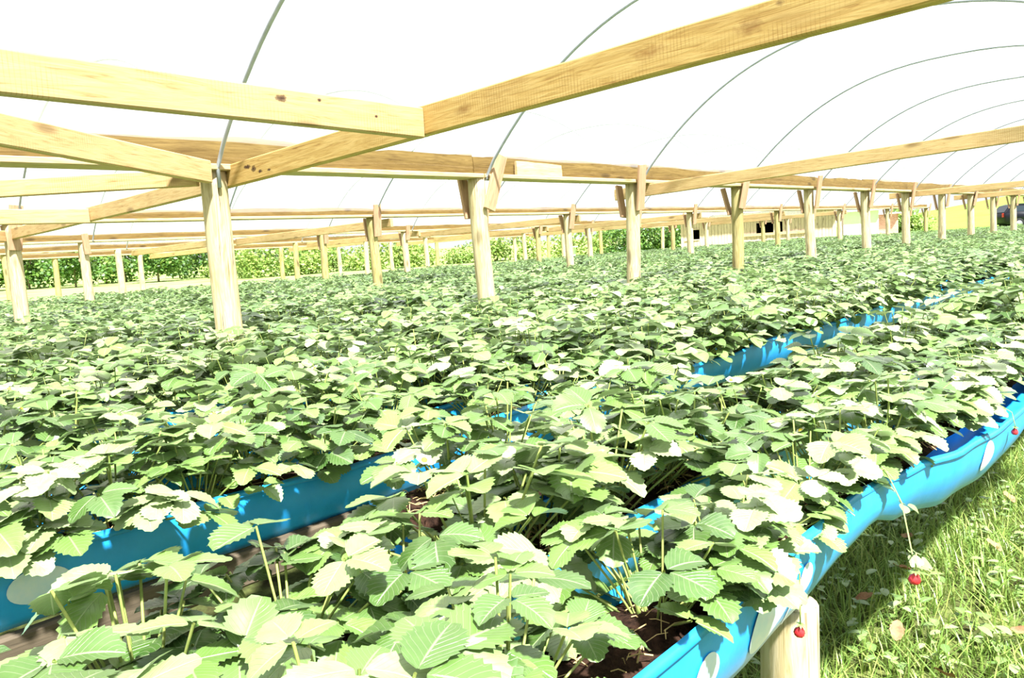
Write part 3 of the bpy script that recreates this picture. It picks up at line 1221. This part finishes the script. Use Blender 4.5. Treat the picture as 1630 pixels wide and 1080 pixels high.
# ---------------------------------------------------------------- grass on the path
def blade_mass(n, xr, yr, hmin, hmax, wid, seed, dens=None):
    rg = np.random.default_rng(seed)
    x = rg.uniform(*xr, n)
    y = rg.uniform(*yr, n)
    if dens is not None:
        keep = np.array([noise.noise((a * 2.2, b_ * 2.2, 1)) for a, b_ in zip(x, y)]) > rg.uniform(-.9, .25, n)
        x, y = x[keep], y[keep]
    n = len(x)
    az = rg.uniform(0, 2 * PI, n)
    h = rg.uniform(hmin, hmax, n)
    ln = rg.uniform(.15, 1.2, n)
    w = rg.uniform(.6, 1.4, n) * wid
    dx, dy = np.cos(az), np.sin(az)
    sx, sy = -dy, dx
    base = np.stack([x, y, np.zeros(n)], 1)
    rowsv = []
    for t, wf in ((0, 1), (.45, .9), (.8, .55), (1, .05)):
        lean = ln * t * t * h
        c = base + np.stack([dx * lean, dy * lean, h * (t - .25 * ln * t * t)], 1)
        side = np.stack([sx, sy, np.zeros(n)], 1) * (w * wf)[:, None]
        rowsv += [c - side, c + side]
    V_ = np.stack(rowsv, 1).reshape(-1, 3)
    idx = np.arange(n) * 8
    q = np.concatenate([np.stack([idx + a, idx + a + 1, idx + a + 3, idx + a + 2], 1) for a in (0, 2, 4)])
    t = np.repeat(rg.random(n) ** 1.1, 8)
    return V_, q.tolist(), t


V_, q_, t_ = blade_mass(95000, (-2.1, 1.1), (.1, 8.5), .04, .17, .0027, 3, True)
g = Geo()
g.v, g.f, g.uv, g.t, g.n = [V_], [tuple(a) for a in q_], [np.zeros((len(V_), 2))], [t_], len(V_)
o = link('grass', g.mesh('grass', M_GRASS))
kind(o, 'stuff')
tag(o, 'sunlit green grass growing beside and under the nearest gutter', 'grass')

# low broad-leaved weeds in the grass
g = Geo()
R = random.Random(31)
for _ in range(420):
    x, y = R.uniform(-1.6, .5), R.uniform(.6, 6.5)
    for k in range(R.randint(4, 8)):
        a = R.uniform(0, 6.28)
        L = R.uniform(.025, .06)
        v, f, u = leaflet(L, L * .32, 5, 3, False, .3, .3, 0, 0)
        B = rot_to((math.cos(a), math.sin(a), R.uniform(.0, .5)), (0, 0, 1))
        g.add(v @ B + np.array((x + R.uniform(-.05, .05), y + R.uniform(-.05, .05), R.uniform(.02, .12))), f, u, R.uniform(.3, 1))
o = link('weed_leaves', g.mesh('weed_leaves', M_LEAF))
kind(o, 'stuff')
tag(o, 'low broad-leaved weeds mixed into the grass by the nearest gutter', 'weeds')

# dry fallen leaves
v, f, u = leaflet(.075, .026, 9, 5, True, .5, -.35, .05, 1)
g = Geo()
g.add(v, f, u)
dm = g.mesh('dry_leaf', M_DRY)
for (x, y, a) in ((-.83, 2.68, .3), (-.95, 3.3, 2), (-.55, 3.0, 4), (-.72, 3.7, 1), (-1.05, 2.9, 5), (-.62, 2.55, 2.7), (-.8, 4.4, .9), (-1.1, 3.7, 3.6), (-.35, 3.55, 5.4)):
    o = link('dry_leaf', dm, None, (x, y, .09), (.25 * math.sin(a * 3), .2, a))
    tag(o, 'curled brown dead leaf lying on the grass beside the nearest gutter', 'dead leaf', 'dead leaves in the grass')


# ---------------------------------------------------------------- background
def at_pix(px, py, D):
    d = Vector(RC @ np.array([px - 815, -(py - 540), -F])).normalized()
    return EYE + d * D


def clump(g, c, rad, n, size, R, squash=.8):
    for _ in range(n):
        a, b_ = R.uniform(0, 2 * PI), math.asin(R.uniform(-.6, 1))
        rr = R.uniform(.6, 1.0)
        p = np.array(c) + np.array((math.cos(a) * math.cos(b_), math.sin(a) * math.cos(b_), math.sin(b_) * squash)) * rad * rr
        nrm = np.array((math.cos(a), math.sin(a), .9)) + np.array([R.uniform(-.6, .6) for _ in range(3)])
        L = size * R.uniform(.7, 1.4)
        B = rot_to((R.uniform(-1, 1), R.uniform(-1, 1), R.uniform(-.8, .2)), nrm)
        v = np.array([(0, -L * .5, 0), (L * .32, 0, .06 * L), (0, L * .5, 0), (-L * .32, 0, .06 * L)])
        g.add(v @ B + p, [(0, 1, 2, 3)], None, R.random())


def tree_proto(h, w, seed, mat, size=.3, n=150):
    R = random.Random(seed)
    g = Geo()
    for _ in range(13):
        a, rr = R.uniform(0, 6.28), R.uniform(0, w * .5)
        z = R.uniform(.08, .82) * h
        clump(g, (rr * math.cos(a), rr * math.sin(a), z), w * R.uniform(.26, .42), n, size, R)
    t = Geo()
    tube_geo(t, [(0, 0, -.3), (.05, .04, h * .3), (-.06, .05, h * .6)], [.05 * h ** .5, .04 * h ** .5, .02 * h ** .5], 7)
    for _ in range(4):
        a = R.uniform(0, 6.28)
        tube_geo(t, [(0, 0, h * .28), (w * .2 * math.cos(a), w * .2 * math.sin(a), h * .5), (w * .3 * math.cos(a), w * .3 * math.sin(a), h * .68)], [.035 * h ** .5, .02 * h ** .5, .008], 5)
    return g.mesh('crown', mat), t.mesh('tree_trunk', M_BARK)


TP = [tree_proto(6.0, 5.5, s, M_TREE, .42) for s in (1, 2, 3)]
BP = [tree_proto(2.6, 4.2, s, M_BUSH, .32, 90) for s in (4, 5, 6)]


def tree(name, pr, px, D, s, label, cat, group):
    p = at_pix(px, 430, D)
    e = empty(name, (p.x, p.y, ground_z(p.x, p.y) - .05), random.uniform(0, 6.28))
    e.scale = (s, s, s * random.uniform(.85, 1.15))
    link('crown', pr[0], e)
    link('trunk', pr[1], e)
    tag(e, label, cat, group)


for q, px in enumerate(range(-80, 540, 41)):
    tree('tree', TP[q % 3], px + random.uniform(-8, 8), random.uniform(92, 108), random.uniform(.8, 1.1) * (1.0 if px < 330 else .85),
         f'{ORD[q]} dark green tree from the left in the line beyond the pale field', 'tree', 'trees beyond the field')
for q, px in enumerate(list(range(350, 820, 48)) + [850, 905, 960]):
    tree('bush', BP[q % 3], px + random.uniform(-10, 10), random.uniform(80, 92), random.uniform(.8, 1.15),
         f'{ORD[q]} light green bush from the left along the back of the pale field', 'bush', 'bushes behind the field')
for q, px in enumerate((985, 1010, 1035, 1062, 1085)):
    tree('tree', TP[q % 3], px, random.uniform(52, 60), .48, f'{ORD[q]} slender small tree from the left before the wooden shed', 'tree', 'small trees by the shed')
for q, px in enumerate((1418, 1435, 1452)):
    tree('bush', BP[q % 3], px, 60, .62, f'{ORD[q]} bush from the left between the brick wall and the grassy slope', 'bush', 'bushes beside the brick wall')
# yellow-green saplings in the pale field
for px, D, s, lab in ((251, 34, .30, 'small yellow-green sapling in the pale field far at the side'), (689, 46, .34, 'small yellow-green sapling in the pale field behind the second post row'),
                      (885, 52, .40, 'yellow-green sapling near the bright white patch')):
    p = at_pix(px, 440, D)
    e = empty('sapling', (p.x, p.y, ground_z(p.x, p.y)))
    e.scale = (s * .55, s * .55, s)
    link('crown', BP[0][0], e)
    link('stem', BP[0][1], e)
    tag(e, lab, 'sapling')

# wooden shed with dark openings
S0, S1 = Vector((-23.3, 38.9, 0)), Vector((-15.9, 42.3, 0))
dS = (S1 - S0)
LS = dS.length
shed = empty('wooden_shed', S0, math.atan2(dS.y, dS.x))
tag(shed, 'low shed of upright pale planks with dark open windows beyond the beds', 'shed')
op = [(.28, .95, 1.45, 1.98), (4.15, 5.45, 1.50, 2.12)]


def in_op(x):
    return [o_ for o_ in op if o_[0] - .08 < x < o_[1] + .0]


g = Geo()
x = 0.0
R = random.Random(8)
while x < LS - .1:
    w = R.uniform(.14, .2)
    t = R.uniform(0, .02)
    cut = [o_ for o_ in op if o_[0] - .02 < x + w * .5 < o_[1] + .02]
    spans = [(-.1, 2.75 + R.uniform(-.02, .02))] if not cut else [(-.1, cut[0][2]), (cut[0][3], 2.75)]
    for z0, z1 in spans:
        box_geo(g, (x, -t, z0), (x + w - .012, -t + .03, z1))
    x += w
link('plank_wall', g.mesh('plank_wall', M_SHED, False), shed)
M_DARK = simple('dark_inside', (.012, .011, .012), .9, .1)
for (a, b_, z0, z1) in op:
    g = Geo()
    # a shallow dark box: the unlit inside seen through the opening
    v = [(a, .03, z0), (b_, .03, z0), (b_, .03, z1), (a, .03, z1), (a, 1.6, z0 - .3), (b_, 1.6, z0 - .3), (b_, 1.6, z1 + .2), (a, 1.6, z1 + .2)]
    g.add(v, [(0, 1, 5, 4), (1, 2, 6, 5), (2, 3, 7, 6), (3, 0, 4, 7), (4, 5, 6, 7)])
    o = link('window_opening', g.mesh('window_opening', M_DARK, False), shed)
    g = Geo()
    box_geo(g, (a - .06, -.05, z0 - .06), (b_ + .06, -.02, z0))
    box_geo(g, (a - .06, -.05, z1), (b_ + .06, -.02, z1 + .06))
    if b_ - a > 1:
        box_geo(g, (a + .82, -.05, z0), (a + .92, -.02, z1))
    link('window_frame', g.mesh('window_frame', M_SHED, False), o)
g = Geo()
box_geo(g, (3.2, -.09, 1.42), (6.6, -.05, 1.56))
link('ledge', g.mesh('ledge', M_PLANK, False), shed)
g = Geo()
for i in range(24):
    xa, xb = -.3 + (LS + .6) * i / 24, -.3 + (LS + .6) * (i + 1) / 24
    zc = .02 * (i % 2)
    g.add([(xa, -.5, 2.72 + zc), (xb, -.5, 2.72 + .02 - zc), (xb, 4.6, 3.3), (xa, 4.6, 3.3), (xa, -.5, 2.70 + zc), (xb, -.5, 2.70 + .02 - zc), (xb, 4.6, 3.28), (xa, 4.6, 3.28)],
          [(0, 1, 2, 3), (7, 6, 5, 4), (0, 4, 5, 1)])
link('roof', g.mesh('roof', simple('grey_sheet', (.5, .5, .5), .5), False), shed)
g = Geo()
for xx in (0.0, LS - .04):
    box_geo(g, (xx, 0, -.1), (xx + .04, 4.4, 2.75))
box_geo(g, (0, 4.36, -.1), (LS, 4.4, 3.2))
link('side_wall', g.mesh('side_wall', M_SHED, False), shed)

# white block and brick block beside the shed
M_WHITE = simple('whitewash', (.82, .82, .80), .8, .2, 0, (.75, .75, .72), 3)


def house(x0, y0, w, dpt, h, ang, mat, name, label, cat):
    e = empty(name, (x0, y0, ground_z(x0, y0) - .1), ang)
    g = Geo()
    box_geo(g, (0, 0, 0), (w, .15, h))
    box_geo(g, (0, dpt - .15, 0), (w, dpt, h))
    box_geo(g, (0, .15, 0), (.15, dpt - .15, h))
    box_geo(g, (w - .15, .15, 0), (w, dpt - .15, h))
    link('wall_block', g.mesh('wall_block', mat, False), e)
    g = Geo()
    box_geo(g, (-.2, -.3, h), (w + .2, dpt + .2, h + .07))
    link('roof', g.mesh('roof', M_WHITE, False), e)
    tag(e, label, cat)


house(-16.0, 43.6, 1.75, 3, 2.4, math.radians(25), M_WHITE, 'white_block', 'small plain white hut at the end of the wooden shed', 'hut')
m, nt, b, out = new_mat('brick')
bt = nt.nodes.new('ShaderNodeTexBrick')
bt.inputs['Color1'].default_value = (.50, .25, .17, 1)
bt.inputs['Color2'].default_value = (.60, .36, .26, 1)
bt.inputs['Mortar'].default_value = (.6, .5, .42, 1)
bt.inputs['Scale'].default_value = 4
_tc = nt.nodes.new('ShaderNodeTexCoord')
_mp = nt.nodes.new('ShaderNodeMapping')
_mp.inputs['Rotation'].default_value = (math.radians(90), 0, 0)
nt.links.new(_tc.outputs['Object'], _mp.inputs[0])
nt.links.new(_mp.outputs[0], bt.inputs['Vector'])
nt.links.new(bt.outputs[0], b.inputs['Base Color'])
b.inputs['Roughness'].default_value = .9
house(-15.9, 46.9, 1.55, 2.2, 2.0, math.radians(15), m, 'brick_outbuilding', 'low reddish brick outbuilding behind the posts next to the white hut', 'outbuilding')
p = at_pix(903, 400, 60)
house(p.x, p.y, .62, 2, 1.3, math.radians(40), M_WHITE, 'white_block', 'bright white block showing behind the sapling', 'hut')  # small white block placed for an unidentified white patch


# parked dark car
def car(loc, ang):
    e = empty('car', loc, ang)
    M_BODY = simple('car_paint', (.006, .007, .012), .3, .3)
    M_GLASS = simple('car_glass', (.02, .03, .04), .1, .6)
    M_TYRE = simple('tyre', (.015, .015, .015), .8, .2)
    M_RIM = simple('rim', (.5, .5, .52), .3, .5, .8)
    M_LAMP = simple('tail_lamp', (.65, .03, .03), .3, .5)
    # side profile, x from the rear (0) to the nose
    low = [(0, .45), (.04, .75), (.02, .98), (.9, 1.02), (2.6, .98), (3.6, .92), (4.15, .74), (4.25, .48), (4.1, .3), (.15, .3)]
    g = Geo()
    V = []
    for y, in_ in ((-.82, .06), (-.72, 0), (.72, 0), (.82, .06)):
        for (x, z) in low:
            V.append((x + (in_ if x < 2 else -in_), y, z * (1 - .0) + (0 if z > .5 else in_ * .3)))
    n = len(low)
    Fc = []
    for s in range(3):
        for q in range(n):
            a, c = s * n + q, s * n + (q + 1) % n
            Fc.append((a, c, c + n, a + n))
    Fc.append(tuple(range(n - 1, -1, -1)))
    Fc.append(tuple(range(3 * n, 4 * n)))
    g.add(V, Fc)
    body = link('body', g.mesh('body', M_BODY), e)
    cab = [(.06, 1.0), (.42, 1.42), (.75, 1.50), (1.9, 1.48), (2.35, 1.36), (3.05, .97)]
    g = Geo()
    V = []
    for y, k in ((-.74, 0), (.74, 0)):
        for (x, z) in cab:
            V.append((x, y * (1 - .22 * (z - 1.0)), z))
    n = len(cab)
    Fc = [(q, q + 1, q + 1 + n, q + n) for q in range(n - 1)] + [tuple(range(n - 1, -1, -1)), tuple(range(n, 2 * n))]
    g.add(V, Fc)
    link('cabin', g.mesh('cabin', M_BODY, False), e)
    for sgn, nm in ((-1, 'side_window'), (1, 'side_window')):
        for (xa, xb, xc_, xd) in ((.42, .60, 1.25, 1.25), (1.33, 1.33, 2.2, 2.72)):
            g = Geo()
            yb, yt = .745 * sgn, .67 * sgn
            g.add([(xa, yb * 1.0, 1.04), (xd, yb, 1.04), (xc_, yt + .015 * sgn, 1.36), (xb, yt + .015 * sgn, 1.38)], [(0, 1, 2, 3) if sgn < 0 else (3, 2, 1, 0)])
            link(nm, g.mesh(nm, M_GLASS, False), e)
    g = Geo()
    g.add([(.07, -.6, 1.04), (.07, .6, 1.04), (.38, .52, 1.40), (.38, -.52, 1.40)], [(3, 2, 1, 0)])
    link('rear_window', g.mesh('rear_window', M_GLASS, False), e)
    g = Geo()
    g.add([(3.02, -.6, 1.0), (3.02, .6, 1.0), (2.39, .52, 1.36), (2.39, -.52, 1.36)], [(0, 1, 2, 3)])
    link('windscreen', g.mesh('windscreen', M_GLASS, False), e)
    for sgn in (-1, 1):
        g = Geo()
        box_geo(g, (-.01, .52 * sgn - .14, .74), (.09, .52 * sgn + .14 + .1 * sgn, .98), .01)
        link('tail_lamp', g.mesh('tail_lamp', M_LAMP, False), e)
        for xx in (.8, 3.35):
            g = Geo()
            tube_geo(g, [(xx, .66 * sgn, .31), (xx, .70 * sgn, .31), (xx, .82 * sgn, .31), (xx, .845 * sgn, .31)], [.29, .32, .32, .27], 20)
            w = link('wheel', g.mesh('wheel', M_TYRE), e)
            g = Geo()
            tube_geo(g, [(xx, .80 * sgn, .31), (xx, .855 * sgn, .31)], .19, 14)
            link('rim', g.mesh('rim', M_RIM), w)
    tag(e, 'dark car with a red tail lamp parked on the grass past the post rows', 'car')


cp = at_pix(1588, 350, 56)
car((cp.x, cp.y, ground_z(cp.x, cp.y) + .12), math.radians(38))

# ---------------------------------------------------------------- light
w = bpy.data.worlds.new('World')
sc.world = w
w.use_nodes = True
nt = w.node_tree
nt.nodes.clear()
wo = nt.nodes.new('ShaderNodeOutputWorld')
bg = nt.nodes.new('ShaderNodeBackground')
bg.inputs[0].default_value = (.95, .98, 1.0, 1)
bg.inputs[1].default_value = .41
nt.links.new(bg.outputs[0], wo.inputs[0])
sd = bpy.data.lights.new('sun', 'SUN')
sd.energy = 8.0
sd.angle = math.radians(3)
sd.color = (1, .99, .985)
so = bpy.data.objects.new('sun', sd)
COL.objects.link(so)
so.rotation_euler = Vector((-.60, .20, -1.0)).to_track_quat('-Z', 'Y').to_euler()

sc.view_settings.view_transform = 'Standard'
sc.view_settings.look = 'None'
sc.view_settings.exposure = 1.33
sc.view_settings.gamma = 1.0
sc.view_settings.use_curve_mapping = False
sc.cycles.transparent_max_bounces = 24
sc.cycles.max_bounces = 8
